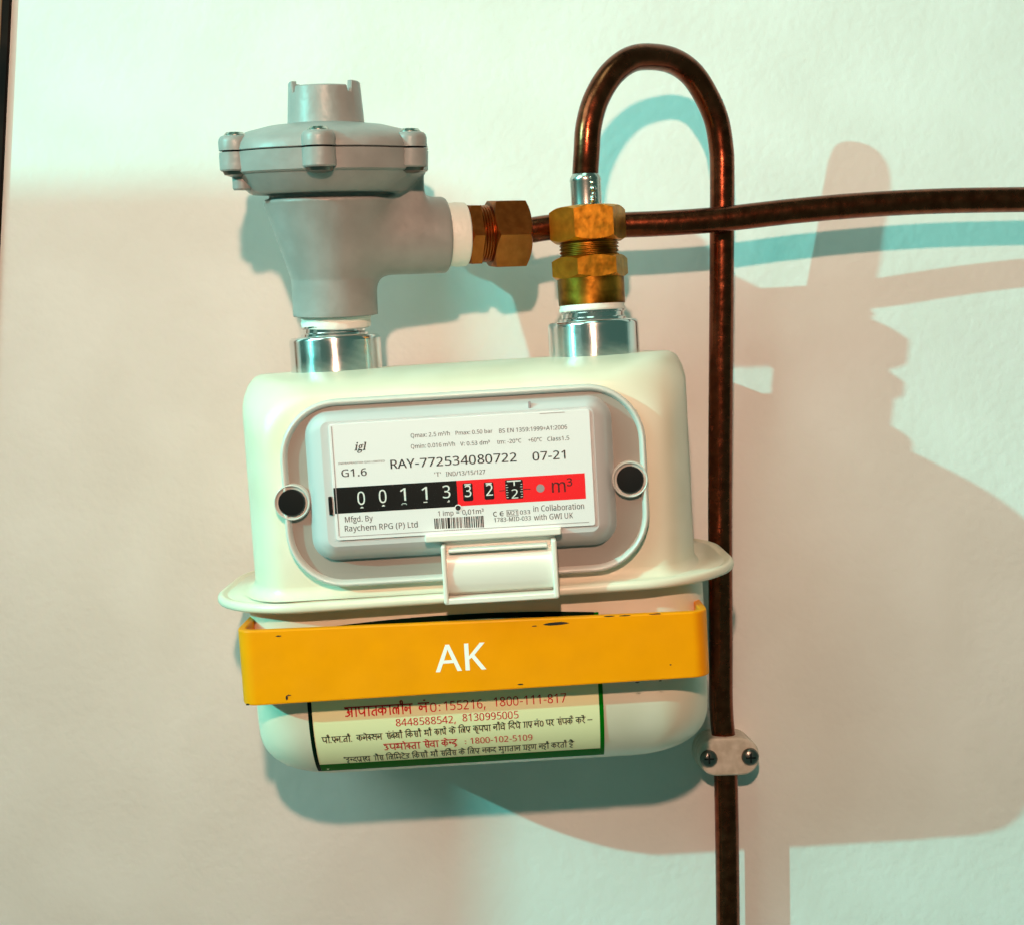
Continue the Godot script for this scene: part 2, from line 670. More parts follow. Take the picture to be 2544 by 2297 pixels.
func gas_meter() -> void:
	var t := thing("gas_meter", "cream domestic gas meter with a white index window, hung crookedly on the wall", "gas meter", hang)
	# upper case: rounded rectangle sections from the wall side to the front
	var s := Shape.new()
	var rows := []
	for c in [[-58, 0, 0, 7], [-57, 0, 0, 7], [-10, 0, 0, 6], [0, 0, 0, 6.5], [8, 0.1, 0.1, 9]]:
		rows.append(row_xy(arch(CASE_X0 + c[1], CASE_X1 - c[1], -47.5, 44.0 - c[2], c[3], 10), c[0]))
	for k in range(1, 15):
		var a := PI / 2.0 * k / 14.0
		var d := 19.0 * (1.0 - cos(a))
		rows.append(row_xy(arch(CASE_X0 + 0.1 + d, CASE_X1 - 0.1 - d, -47.5, 43.9 - d * 0.6, lerpf(10.0, 21.0, sin(a)), 10), 8.0 + 42.0 * sin(a)))
	rows.append(row_xy(arch(CASE_X0 + 22.0, CASE_X1 - 22.0, -47.5, 30.5, 19.0, 10), 50.02))
	var groups := []
	groups.resize(rows.size() - 1)
	groups.fill(0)
	s.bands(rows, groups, false)
	s.cap(rows[-1])
	s.cap(rows[0], true)
	obj("upper_case", s.done(), mat.cream_enamel, t)
	# sweep at the foot of the case, down to the rim
	s = Shape.new()
	rows = []
	for k in 7:
		var bend := PI / 2.0 * k / 6.0
		var out := 4.5 * (1.0 - cos(bend))
		var row := PackedVector3Array([V(CASE_X1 + out, -39.8 - 4.6 * sin(bend), -56.0)])
		for q in 15:
			var a := PI / 2.0 * q / 14.0
			var away := Vector2(cos(a) / 19.0, sin(a) / 42.0).normalized() * out
			row.append(V(CASE_X1 - 19.05 + 19.0 * cos(a) + away.x, -39.8 - 4.6 * sin(bend), 8.05 + 42.0 * sin(a) + away.y))
		for q in 15:
			var a := PI / 2.0 * (14 - q) / 14.0
			var away := Vector2(cos(a) / 19.0, sin(a) / 42.0).normalized() * out
			row.append(V(CASE_X0 + 19.05 - 19.0 * cos(a) - away.x, -39.8 - 4.6 * sin(bend), 8.05 + 42.0 * sin(a) + away.y))
		row.append(V(CASE_X0 - out, -39.8 - 4.6 * sin(bend), -56.0))
		rows.append(row)
	s.bands(rows, [0, 0, 0, 0, 0, 0], false)
	obj("case_foot", s.done(), mat.cream_enamel, t)
	# rim between the two halves: a rolled edge swept round
	s = Shape.new()
	rows = []
	for c in [[-44.1, 18], [-44.3, 5.2], [-44.9, 4.4], [-44.9, 3.6], [-44.2, 2.6], [-44.1, 1.6], [-44.5, 0.7], [-45.2, 0.2], [-46.1, 0.0], [-47.0, 0.1], [-47.7, 0.6], [-48.1, 1.6], [-48.2, 18]]:
		rows.append(row_xz(rounded(-126.5 + c[1], 90.0 - c[1], -59.0 + c[1], 58.0 - c[1], 44.0 - c[1], 16), c[0]))
	s.bands(rows, [0, 0, 0, 0, 0, 0, 0, 0, 0, 0, 0, 0])
	var rim := obj("rim", s.done(), mat.cream_enamel, t)
	rim.rotation.z = deg_to_rad(0.5)
	rim.position = V(0.0, 0.16, 0.0) * MM
	# lower case: a deep pan
	s = Shape.new()
	rows = []
	for k in 24:
		var y := -45.5 - 45.5 * k / 5.0 if k < 5 else -91.0 - 33.5 * sin(PI / 2.0 * (k - 5) / 18.0)
		var d := lower_side(y)
		rows.append(row_xz(rounded(CASE_X0 - 1.0 + d, CASE_X1 + 1.0 - d, -48.0 + lower_inset(y), 50.0 - d, 22.0, 14), y))
	groups = []
	groups.resize(23)
	groups.fill(0)
	s.bands(rows, groups)
	s.cap(rows[-1])
	obj("lower_case", s.done(), mat.cream_enamel, t)
	# window surround: a lip proud of the case and the basin inside it
	s = Shape.new()
	rows = []
	for c in [[0, 44], [0.1, 54.2], [0.5, 55.6], [1.1, 56.3], [1.7, 56.2], [2.2, 55.4], [2.5, 54.2], [2.9, 52.6]]:
		rows.append(row_xy(rounded(-89.6 + c[0], 52.3 - c[0], -40.0 + c[0], 33.4 - c[0], 23.0 - c[0], 12), c[1]))
	s.bands(rows, [0, 0, 0, 0, 0, 0, 0])
	var lip := obj("window_frame", s.done(), mat.lip_plastic, t)
	obj("basin", plate(-87.6, 50.4, -38.4, 31.8, 21.0, 49.0, 53.2, 0.2, 10), mat.basin_plastic, lip, "greyish recessed floor inside the window frame")
	# index block with sloping sides
	s = Shape.new()
	rows = []
	for c in [[0, 53.0, 9], [0.5, 54.2, 9], [2.0, 58.0, 8], [4.4, 61.2, 6.5], [6.6, 62.6, 4], [7.6, 63.2, 3]]:
		rows.append(row_xy(rounded(-79.5 + c[0], 39.5 - c[0], -29.5 + c[0] * 0.9, 28.8 - c[0] * 0.5, c[2], 8), c[1]))
	s.bands(rows, [0, 0, 0, 0, 0])
	s.cap(rows[-1])
	var block := obj("index_housing", s.done(), mat.block_plastic, t)
	obj("housing_notch", plate(7.4, 8.4, 25.6, 28.2, 0.2, 60.0, 62.6, 0.2), mat.grey_pin, block)
	for side in [[-85.9, -5.5], [45.2, -4.4]]:
		var xf := Transform3D(Basis(V(1, 0, 0), PI / 2.0), V(side[0], side[1], 0))
		var boss := obj("screw_boss", lathe([Vector2(7.2, 50), Vector2(7.1, 54.8), Vector2(6.9, 56.2), Vector2(6.6, 56.5), Vector2(6.3, 56.3), Vector2(5.9, 55.6), Vector2(4.8, 55.2)], xf, 48), mat.lip_plastic, t)
		obj("plug", lathe([Vector2(5.2, 50), Vector2(5.2, 56.6), Vector2(4.9, 57.0), Vector2(0, 57.1)], xf, 40), mat.black_plastic, boss, "round black seal plug")
	index_card(t)
	latch(t)
	sticker(t)
	# connections on top
	var turned := [Vector2(0, 42), Vector2(19.0, 42), Vector2(19.3, 43.0)]
	for k in 112:
		turned.append(Vector2(19.3 + 0.026 * sin(PI / 2.0 * k + 0.3), 43.2 + 13.2 * k / 112.0))
	turned.append_array([Vector2(19.3, 56.6), Vector2(19.0, 57.6), Vector2(18.2, 58.3), Vector2(14.2, 58.5)])
	for x in [-72.3, 38.0]:
		var c := obj("connection_collar", lathe(turned, Transform3D(Basis(), V(x, 0, 0)), 72, 60.0), mat.zinc, t)
		obj("collar_neck", lathe([Vector2(14.2, 58.3), Vector2(14.2, 59.4), Vector2(13.3, 59.9), Vector2(13.3, 61.6), Vector2(14.0, 62.0), Vector2(14.0, 62.6), Vector2(0, 62.8)], Transform3D(Basis(), V(x, 0, 0)), 56), mat.zinc, c)


func index_card(t: Node3D) -> void:
	var card := obj("index_card", plate(-68.6, 30.4, -20.2, 24.0, 1.0, 63.0, 64.0, 0.15), mat.index_card, t)
	var lay := on_card
	var top := on_card_top
	var over := on_card_over
	obj("black_band", patch(lay, -68.4, -21.5, -9.9, 0.0), mat.black_plastic, card)
	obj("red_band", patch(lay, -21.5, 27.3, -9.75, 0.0), mat.red_band, card)
	obj("counter_end", plate(-70.6, -69.2, -10.2, -3.2, 0.3, 62.0, 64.3, 0.2), mat.black_plastic, card)
	# fine lines of the moulded cover edge on the card
	var s: Shape
	for q in [[-67.6, -67.3, -18.5, 23.2], [-67.3, 28.0, -18.9, -18.7], [11.5, 21.0, 23.3, 23.5]]:
		obj("cover_edge", patch(top, q[0], q[1], q[2], q[3]), mat.grey_pin, card)
	for q in [["INDRAPRASTHA GAS LIMITED", -65.8, -48.2, 8.7, 0.75, "grey_ink"], ["G1.6", -64.9, -55.3, 3.9, 2.92, "grey_ink"],
			["Qmax: 2.5 m³/h", -37.7, -22.9, 17.2, 1.6, "grey_ink"], ["Pmax: 0.50 bar", -20.7, -6.7, 17.2, 1.5, "grey_ink"], ["BS EN 1359:1999+A1:2006", -4.2, 21.6, 17.0, 1.6, "grey_ink"],
			["Qmin: 0.016 m³/h", -37.9, -21.2, 13.1, 1.6, "grey_ink"], ["V: 0.53 dm³", -19.2, -8.0, 13.0, 1.55, "grey_ink"], ["tm: -20°C", -5.2, 4.0, 12.9, 1.55, "grey_ink"],
			["+60°C", 6.6, 11.9, 12.9, 1.55, "grey_ink"], ["Class1.5", 13.9, 22.2, 12.8, 1.6, "grey_ink"],
			["RAY-772534080722", -46.1, 1.8, 5.9, 3.4, "black_ink"], ["07-21", 7.9, 20.4, 5.8, 3.3, "black_ink"], ["'T'", -29.7, -27.2, 2.0, 1.6, "grey_ink"], ["IND/13/15/127", -25.3, -10.4, 1.9, 1.65, "grey_ink"],
			["Mfgd. By", -64.8, -54.2, -13.4, 2.15, "grey_ink"], ["Raychem RPG (P) Ltd", -65.1, -37.3, -16.9, 2.25, "grey_ink"], ["1 imp", -29.3, -23.4, -13.1, 1.9, "grey_ink"],
			["0,01m³", -20.0, -11.9, -13.1, 1.9, "grey_ink"], ["M21", -2.8, 0.8, -14.3, 1.5, "black_ink"], ["033", 1.9, 5.8, -14.3, 1.5, "black_ink"], ["1783-MID-033", -8.1, 5.9, -16.7, 1.6, "black_ink"],
			["in Collaboration", 7.1, 26.4, -13.6, 2.25, "grey_ink"], ["with GWI UK", 7.1, 22.0, -16.9, 2.15, "grey_ink"]]:
		obj("printed_line", printed(q[0], sans_bold if q[4] > 2.5 else sans, q[1], q[2], q[3], q[4], lay), mat[q[5]], card)
	obj("printed_logo", printed("igl", serif, -59.4, -55.2, 13.6, 2.9, lay, 0.26), mat.black_ink, card)
	# conformity mark: a C and an E of round strokes
	s = Shape.new()
	s.st.set_smooth_group(1)
	for e in [-7.4, -4.9]:
		for k in 14:
			var a := deg_to_rad(60.0 + 240.0 * k / 14.0)
			var b := deg_to_rad(60.0 + 240.0 * (k + 1) / 14.0)
			var ro := 0.95
			var ri := 0.65
			ink_tri(s, [lay.call(e + ro * cos(a), -13.6 + ro * sin(a)), lay.call(e + ri * cos(b), -13.6 + ri * sin(b)), lay.call(e + ro * cos(b), -13.6 + ro * sin(b))])
			ink_tri(s, [lay.call(e + ro * cos(a), -13.6 + ro * sin(a)), lay.call(e + ri * cos(a), -13.6 + ri * sin(a)), lay.call(e + ri * cos(b), -13.6 + ri * sin(b))])
	quad(s, lay, -5.75, -4.3, -13.75, -13.45)
	obj("printed_conformity_mark", s.done(), mat.black_ink, card)
	s = Shape.new()
	quad(s, lay, -3.2, 1.2, -12.5, -12.35)
	quad(s, lay, -3.2, 1.2, -14.75, -14.6)
	quad(s, lay, -3.2, -3.05, -14.6, -12.5)
	quad(s, lay, 1.05, 1.2, -14.6, -12.5)
	quad(s, lay, -22.4, -21.2, -12.0, -11.8)
	quad(s, lay, -22.4, -21.2, -12.5, -12.3)
	obj("printed_box", s.done(), mat.black_ink, card)
	# barcode
	s = Shape.new()
	var dice := RandomNumberGenerator.new()
	dice.seed = 5
	var x := -30.9
	while x < -12.3:
		var bar := 0.14 + 0.14 * dice.randi_range(0, 2)
		if x > -26.2 and x < -25.8:
			bar = 1.0
		quad(s, lay, x, minf(x + bar, -12.1), -17.9 - 0.025 * (x + 31.0), -13.9)
		x += bar + 0.16 + 0.13 * dice.randi_range(0, 2)
	obj("barcode", s.done(), mat.black_ink, card)
	s = Shape.new()
	x = -27.4
	while x < -17.0:
		quad(s, lay, x, x + 0.22, -19.0, -18.55)
		x += 0.5 + 0.4 * dice.randf()
	obj("barcode_number", s.done(), mat.grey_pin, card)
	# counter figures
	for q in [["0", -59.5, -56.6, -6.9, 5.0], ["0", -51.3, -48.4, -6.7, 5.0], ["1", -43.2, -41.0, -6.4, 4.8], ["1", -35.0, -32.8, -6.5, 4.9], ["3", -27.0, -24.1, -6.4, 4.9]]:
		obj("counter_figure", printed(q[0], mono if q[0] == "0" and false else sans, q[1], q[2], q[3], q[4], top), mat.digit_white, card)
	s = Shape.new()
	for q in [[-58.6, -57.4, -8.3, -8.0], [-58.3, -57.7, -8.0, -7.75], [-50.4, -49.2, -8.1, -7.8], [-50.1, -49.5, -7.8, -7.5], [-42.6, -41.2, -7.6, -7.35], [-42.9, -42.6, -8.0, -7.6], [-41.2, -40.9, -8.0, -7.6], [-34.5, -33.0, -7.6, -7.3], [-25.5, -24.6, -7.9, -7.7], [-25.0, -24.6, -7.7, -7.2]]:
		quad(s, top, q[0], q[1], q[2], q[3])
	obj("figures_below", s.done(), mat.digit_white, card)
	for q in [[-19.3, -15.5, -8.0, -1.2], [-11.2, -7.5, -7.9, -1.3], [-3.1, 3.6, -8.3, -0.9]]:
		var win := obj("counter_window", plate(q[0], q[1], q[2], q[3], 0.7, 63.9, 64.12, 0.03), mat.black_plastic, card)
		var cap := Shape.new()
		quad(cap, over, q[0] + 0.7, q[1] - 0.7, q[3] - 0.75, q[3] - 0.25)
		obj("drum_edge", cap.done(), mat.digit_white, win)
	for q in [["3", -18.6, -16.1, -6.4, 4.4], ["2", -10.5, -7.9, -6.4, 4.4], ["2", -0.9, 1.6, -8.0, 3.5]]:
		obj("counter_figure", printed(q[0], sans, q[1], q[2], q[3], q[4], over), mat.digit_white, card)
	s = Shape.new()
	quad(s, over, 0.1, 0.6, -3.2, -1.6)
	for k in 6:
		quad(s, over, -2.9, -2.0 if k % 2 == 0 else -2.3, -7.6 + 0.95 * k, -7.4 + 0.95 * k)
		quad(s, over, 2.5 if k % 2 == 0 else 2.8, 3.4, -7.6 + 0.95 * k, -7.4 + 0.95 * k)
	obj("drum_scale", s.done(), mat.digit_white, card)
	s = Shape.new()
	quad(s, top, -5.5, -3.2, -4.95, -4.7)
	quad(s, top, 3.7, 6.4, -4.95, -4.7)
	obj("reading_line", s.done(), mat.dark_red_ink, card)
	obj("unit_lettering", printed("m³", sans, 14.6, 22.4, -6.7, 5.0, top), mat.dark_red_ink, card)
	obj("pulse_pin", disc(top, 10.2, -4.8, 1.55), mat.grey_pin, card)
	obj("comma_dot", disc(over, -21.5, -10.4, 1.0), mat.black_ink, card)
	obj("comma_ring", disc(over, -21.5, -10.4, 1.35, 1.0), mat.index_card, card)
	# clear cover over the card
	obj("clear_cover", plate(-69.0, 30.9, -20.8, 24.6, 1.2, 65.0, 65.9, 0.3), mat.clear_cover, t)


func latch(t: Node3D) -> void:
	# bulged flap between two rails
	var sh := Shape.new()
	var rows := []
	for c in [[-22.0, 62.6], [-26.8, 62.6], [-27.2, 65.2], [-28.4, 66.4], [-31.0, 67.4], [-35.0, 68.0], [-39.0, 67.6], [-41.6, 66.6], [-42.6, 65.4], [-43.0, 62.8], [-44.0, 62.6]]:
		rows.append(PackedVector3Array([V(-27.6, c[0], c[1]), V(-20.0, c[0], c[1]), V(6.0, c[0], c[1]), V(14.0, c[0], c[1])]))
	sh.bands(rows, [0, 1, 2, 2, 2, 2, 2, 2, 3, 4], false)
	var l := obj("latch", sh.done(), mat.latch_plastic, t, "off-white plastic flap below the index window")
	obj("latch_ledge", plate(-34.8, 17.2, -22.6, -19.8, 0.8, 60.0, 67.4, 0.6), mat.latch_plastic, l)
	for x in [[-28.8, -27.0], [13.0, 15.0]]:
		obj("latch_rail", plate(x[0], x[1], -46.2, -24.0, 0.6, 62.0, 69.4, 0.6), mat.latch_plastic, l)
	obj("latch_bar", plate(-26.0, 11.6, -26.9, -25.5, 0.5, 62.4, 68.8, 0.5), mat.latch_plastic, l)
	obj("latch_bar", plate(-28.6, 14.8, -46.6, -44.2, 0.6, 58.0, 69.2, 0.6), mat.latch_plastic, l)
	obj("latch_side", plate(-28.6, -27.6, -46.0, -24.0, 0.4, 52.0, 63.0, 0.3), mat.latch_plastic, l)
	obj("latch_side", plate(13.8, 14.8, -46.0, -22.0, 0.4, 52.0, 63.0, 0.3), mat.latch_plastic, l)


func sticker(t: Node3D) -> void:
	var lay := on_sticker
	var ink := on_sticker_print
	var st := obj("sticker", patch(lay, -87.0, 30.6, -119.6, -57.4), mat.sticker_paper, t, "pale yellow notice with a green border, half hidden by the strap")
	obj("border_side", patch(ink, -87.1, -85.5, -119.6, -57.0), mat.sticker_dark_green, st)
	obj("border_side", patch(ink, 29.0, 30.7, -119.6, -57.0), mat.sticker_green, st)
	obj("border_bottom", patch(ink, -85.5, 29.0, -119.6, -115.2), mat.sticker_green, st)
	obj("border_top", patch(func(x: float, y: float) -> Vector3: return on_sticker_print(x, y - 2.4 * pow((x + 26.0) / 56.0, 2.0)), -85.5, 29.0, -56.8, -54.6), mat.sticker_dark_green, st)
	for q in [["155216,", -32.9, -16.3, -93.1, 3.75, "red_ink"], ["1800-111-817", -12.9, 16.0, -92.7, 3.75, "red_ink"], [":", -34.9, -34.3, -93.2, 3.4, "red_ink"], ["0", -38.4, -35.8, -93.3, 3.7, "red_ink"],
			["8448588542,", -52.5, -28.6, -98.6, 3.2, "rose_ink"], ["8130995005", -25.8, -3.4, -98.2, 3.2, "rose_ink"], [":", -25.7, -25.1, -108.6, 2.2, "rose_ink"], ["1800-102-5109", -23.4, 1.6, -108.7, 2.9, "rose_ink"]]:
		obj("printed_number", printed(q[0], sans, q[1], q[2], q[3], q[4], ink), mat[q[5]], st)
	for q in [["a aa pa aa ta ka aa la ii na", -72.2, -45.5, -93.4, 3.8, 0.56, "red_ink"], ["na dot", -42.7, -38.9, -93.2, 3.7, 0.56, "red_ink"],
			["uu pa bha o kh ta aa", -58.1, -43.6, -109.4, 3.0, 0.42, "rose_ink"], ["sa e va aa", -42.2, -36.2, -109.2, 3.0, 0.42, "rose_ink"], ["ka e nd da ru", -34.9, -28.8, -109.1, 3.0, 0.42, "rose_ink"]]:
		obj("printed_word", handwritten(q[0], q[1], q[2], q[3], q[4], q[5], ink), mat[q[6]], st)
	var third := ["pa ii stop ee na stop ja ii stop", "ka na e kh sha na", "sa dot ba dot dha ii", "i ka sa ii", "bha ii", "ka aa ya reph", "ka e", "i la ee", "ka ri pa ya aa", "na ii cha e", "i da ya e", "ga ee", "na dot zero", "pa ra", "sa dot pa ka reph", "ka ra e dot"]
	var at := [[-82.5, -70.4], [-68.6, -58.4], [-56.8, -50.3], [-49.1, -42.7], [-41.4, -38.6], [-37.3, -32.7], [-31.4, -28.8], [-27.7, -22.9], [-21.7, -14.8], [-13.7, -8.9], [-7.7, -2.7], [-1.7, 1.9], [2.8, 6.5], [7.5, 10.6], [11.9, 18.3], [19.5, 23.2]]
	for k in third.size():
		obj("printed_word", handwritten(third[k], at[k][0], at[k][1], lerpf(-104.2, -102.0, k / 15.0), 2.6, 0.34, ink), mat.olive_ink, st)
	obj("printed_dash", patch(ink, 24.0, 26.0, -100.9, -100.55), mat.olive_ink, st)
	var last := ["star ii_ nd da pr sh tha", "ga ai sa", "i la i ma ta_ e da_", "i ka sa ii", "bha ii", "sa i va reph sa", "ka e", "i la ee", "na ka da", "bha u ga ta aa na", "gr ha na_", "na ha ii dot", "ka ra ta ii", "ha ai"]
	at = [[-75.1, -64.5], [-62.9, -59.1], [-58.0, -48.4], [-47.4, -41.1], [-39.8, -37.0], [-35.9, -29.4], [-28.4, -25.8], [-24.9, -19.9], [-18.8, -13.3], [-12.1, -3.3], [-2.4, 3.1], [4.2, 8.2], [9.2, 15.5], [16.3, 18.3]]
	for k in last.size():
		obj("printed_word", handwritten(last[k], at[k][0], at[k][1], lerpf(-114.7, -113.3, k / 13.0), 2.7, 0.34, ink), mat.olive_ink, st)


# ------------------------------------------------------------------ yellow strap
func strap() -> void:
	var t := thing("meter_strap", "yellow painted steel strap across the front of the gas meter, lettered in white", "strap", hang)
	var path := PackedVector2Array()          # (x, z) along the strap, outer side
	path.append(Vector2(-110.8, -57.0))
	for k in 9:
		var a := deg_to_rad(180.0 - 90.0 * k / 8.0)
		path.append(Vector2(-103.8 + 7.0 * cos(a), 54.0 + 7.0 * sin(a)))
	for k in 9:
		var a := deg_to_rad(90.0 - 90.0 * k / 8.0)
		path.append(Vector2(65.6 + 7.0 * cos(a), 54.0 + 7.0 * sin(a)))
	path.append(Vector2(72.6, -57.0))
	var rows := []
	for i in path.size():
		var dir := (path[mini(i + 1, path.size() - 1)] - path[maxi(i - 1, 0)]).normalized()
		var outward := Vector2(-dir.y, dir.x)
		var row := PackedVector3Array()
		for c in [[-0.6, -53.0], [-0.15, -53.15], [0.0, -53.7]] + [[0.0, -82.6], [-0.15, -83.1], [-0.6, -83.3], [-2.4, -83.3], [-3.0, -82.8], [-3.0, -53.4], [-2.5, -53.0]]:
			var p: Vector2 = path[i] + outward * float(c[0])
			var along := clampf((p.x + 110.0) / 182.0, 0.0, 1.0)
			row.append(V(p.x, c[1] - 0.6 - 3.0 * along if c[1] > -60.0 else c[1] + 0.8 * along, p.y))
		rows.append(row)
	var s := Shape.new()
	for j in 10:
		var strip := []
		for r in rows:
			strip.append(PackedVector3Array([r[j], r[(j + 1) % 10]]))
		var g := []
		g.resize(strip.size() - 1)
		g.fill(0)
		s.bands(strip, g, false)
	obj("band", s.done(), mat.yellow_paint, t)
	obj("lettering", printed("AK", sans_bold, -34.3, -14.6, -74.2, 10.6, on_strap), mat.white_paint, t)
	# chips where the paint has come off
	var dice := RandomNumberGenerator.new()
	dice.seed = 11
	for q in [[13.4, -58.0, 5.0, 0.9], [4.8, -58.4, 1.0, 0.3], [-94.0, -56.4, 1.2, 0.4], [-92.6, -81.0, 0.5, 1.3], [-91.8, -79.9, 1.0, 0.35], [-1.8, -81.0, 1.2, 0.35], [43.5, -82.9, 1.0, 0.4], [52.4, -82.8, 0.7, 0.35], [56.7, -76.8, 0.4, 0.35], [-108.0, -82.6, 0.8, 0.5], [34.0, -56.3, 2.2, 0.3], [40.0, -56.4, 2.6, 0.3], [52.0, -56.5, 2.6, 0.3]]:
		var chip := Shape.new()
		chip.st.set_smooth_group(1)
		var ring := []
		for k in 12:
			var a := TAU * k / 12
			var r := dice.randf_range(0.75, 1.1)
			ring.append(on_strap(q[0] + q[2] * r * cos(a), q[1] + q[3] * r * sin(a) * (1.0 if sin(a) > 0.0 else 0.6)))
		for k in 12:
			ink_tri(chip, [on_strap(q[0], q[1]), ring[(k + 1) % 12], ring[k]])
		obj("paint_chip", chip.done(), mat.bare_iron, t)


# ------------------------------------------------------------------ regulator
func dish_radius(y: float) -> float:
	return lerpf(31.0, 40.4, pow(clampf((y - 51.6) / 8.6, 0.0, 1.0), 0.72))


func casting(p: Vector3) -> float:
	var r := Vector2(p.x, p.z).length()
	var side := r - (17.9 if p.y < 17.0 else lerpf(17.9, 28.4, pow((p.y - 17.0) / 34.0, 1.02)))
	var cone := maxf(-smin(-side, 49.8 - p.y, 1.6), 1.2 - p.y)
	var reach := Vector2(p.y - 33.5, p.z).length()
	var over := Vector2(maxf(reach - 14.4, 0.0), maxf(absf(p.x - 23.0) - 24.4, 0.0)).length() - 1.8
	var d := smin(cone, over, 7.0)
	var web := (Vector3(p.x - 25.5, p.y - 50.0, p.z).abs() - V(10.5, 8.0, 9.0))
	var webd := web.max(Vector3.ZERO).length() - 2.5
	d = smin(d, webd, 6.0)
	var dish := maxf((r - dish_radius(p.y)) * 0.6, maxf(p.y - 63.0, 51.8 - p.y))
	var core := maxf(r - 24.6, maxf(p.y - 58.0, 46.0 - p.y))
	return smin(smin(d, core, 1.0), dish, 1.2)


func regulator(frame: Transform3D) -> void:
	var t := thing("pressure_regulator", "grey cast gas pressure regulator with a round bolted cover, on the left meter connection", "regulator", frame)
	obj("casting", sdf_mesh(casting, V(-42, -1, -42), V(52, 66, 42), 1.1), mat.grey_casting, t)
	obj("lower_flange", lathe([Vector2(38.0, 59.6), Vector2(40.4, 59.7), Vector2(41.4, 60.4), Vector2(41.8, 68.0), Vector2(41.4, 68.25), Vector2(38, 68.3)], Transform3D(), 96, 25.0), mat.grey_casting, t)
	obj("seam", lathe([Vector2(40.9, 68.0), Vector2(40.9, 69.0)], Transform3D(), 64), mat.bare_iron, t)
	var cover := obj("cover", lathe([Vector2(38, 68.6), Vector2(41.4, 68.65), Vector2(41.8, 68.95), Vector2(41.5, 70.2), Vector2(41.0, 71.8), Vector2(39.8, 73.4), Vector2(37.6, 74.9), Vector2(33.0, 76.8), Vector2(25.0, 78.8), Vector2(17.5, 79.6), Vector2(15.8, 80.0), Vector2(0, 80.0)], Transform3D(), 96, 28.0), mat.grey_casting, t)
	# adjusting cap with slots in its upper edge
	var s := Shape.new()
	var rows := [PackedVector3Array(), PackedVector3Array(), PackedVector3Array(), PackedVector3Array(), PackedVector3Array(), PackedVector3Array()]
	var seg := 144
	for j in seg:
		var a := TAU * j / seg
		var deg := absf(fposmod(rad_to_deg(a) + 105.0 + 180.0, 360.0) - 180.0)
		var h := 94.6
		if deg > 48.0 and deg < 132.0:
			h = 96.6
		if (deg > 47.0 and deg < 57.0) or (deg > 123.0 and deg < 133.0):
			h = 92.2
		var dir := Vector3(cos(a), 0, -sin(a))
		rows[0].append(dir * 16.4 + V(0, 78.6, 0))
		rows[1].append(dir * 15.8 + V(0, 80.2, 0))
		rows[2].append(dir * 14.7 + V(0, h - 0.5, 0))
		rows[3].append(dir * 14.2 + V(0, h, 0))
		rows[4].append(dir * 12.4 + V(0, h, 0))
		rows[5].append(dir * 12.4 + V(0, 88.0, 0))
	s.bands(rows, [0, 0, 1, 2, 3])
	s.cap(rows[5])
	obj("adjusting_cap", s.done(), mat.grey_casting, t)
	for k in 6:
		var a := deg_to_rad(-102.0 + 60.0 * k)
		var at := V(40.2 * cos(a), 0, -40.2 * sin(a))
		var xf := Transform3D(Basis(), at)
		var lug := obj("bolt_lug", lathe([Vector2(0, 60.8), Vector2(6.1, 60.8), Vector2(6.6, 61.4), Vector2(6.6, 68.1)], xf, 40), mat.grey_casting, t)
		obj("lug_top", lathe([Vector2(6.6, 68.8), Vector2(6.6, 72.2), Vector2(6.3, 73.4), Vector2(5.6, 74.3), Vector2(4.8, 74.6), Vector2(0, 74.7)], xf, 40), mat.grey_casting, lug)
		obj("lug_seam", lathe([Vector2(5.3, 68.0), Vector2(5.3, 69.0)], xf, 32), mat.bare_iron, lug)
		obj("screw_head", lathe([Vector2(4.3, 74.1), Vector2(4.3, 74.9), Vector2(3.4, 75.9), Vector2(0, 76.2)], xf, 28), mat.screw_bright, lug)
		obj("screw_end", lathe([Vector2(5.6, 60.7), Vector2(5.0, 59.4), Vector2(2.4, 58.6), Vector2(0, 58.6)], xf, 28), mat.screw_steel, lug)
	# cast boss under the flange, left
	obj("vent_boss", lathe([Vector2(0, 53.5), Vector2(3.4, 53.5), Vector2(3.9, 54.2), Vector2(3.9, 61.5)], Transform3D(Basis(), V(-36.2, 0, 9.0)), 28), mat.grey_casting, t)
	# tape between the casting and the meter connection
	obj("thread_tape", lathe([Vector2(13.4, -4.2), Vector2(14.6, -3.6), Vector2(14.9, -1.6), Vector2(14.4, -0.8), Vector2(15.0, 0.2), Vector2(14.4, 2.0)], Transform3D(), 56, 50.0), mat.thread_tape, t)


func outlet_union(frame: Transform3D) -> void:
	var t := thing("brass_union", "bronze coloured pipe union lying sideways out of the grey regulator, white tape behind it", "pipe union", frame, "brass pipe unions")
	var xf := Transform3D(Basis(V(0, 0, 1), -PI / 2.0), V(0, 33.5, 0))
	obj("thread_tape", lathe([Vector2(13.0, 48.0), Vector2(13.6, 48.6), Vector2(13.5, 52.0), Vector2(13.8, 53.0), Vector2(13.5, 57.4), Vector2(12.8, 57.9)], xf, 56, 50.0), mat.thread_tape, t)
	obj("hex_shoulder", hex_nut(14.2, 2.0, 57.6, 63.2, 2.0, xf, true, false), mat.bronze, t)
	obj("thread", lathe(thread_profile(12.3, 63.0, 69.0, 1.25), xf, 48, 25.0), mat.bronze, t)
	obj("hex_nut", hex_nut(16.1, 5.0, 68.2, 84.2, 2.0, xf), mat.bronze, t)
	obj("nut_sleeve", lathe([Vector2(7.0, 84.0), Vector2(6.8, 85.4), Vector2(5.6, 86.0)], xf, 32), mat.bronze, t)


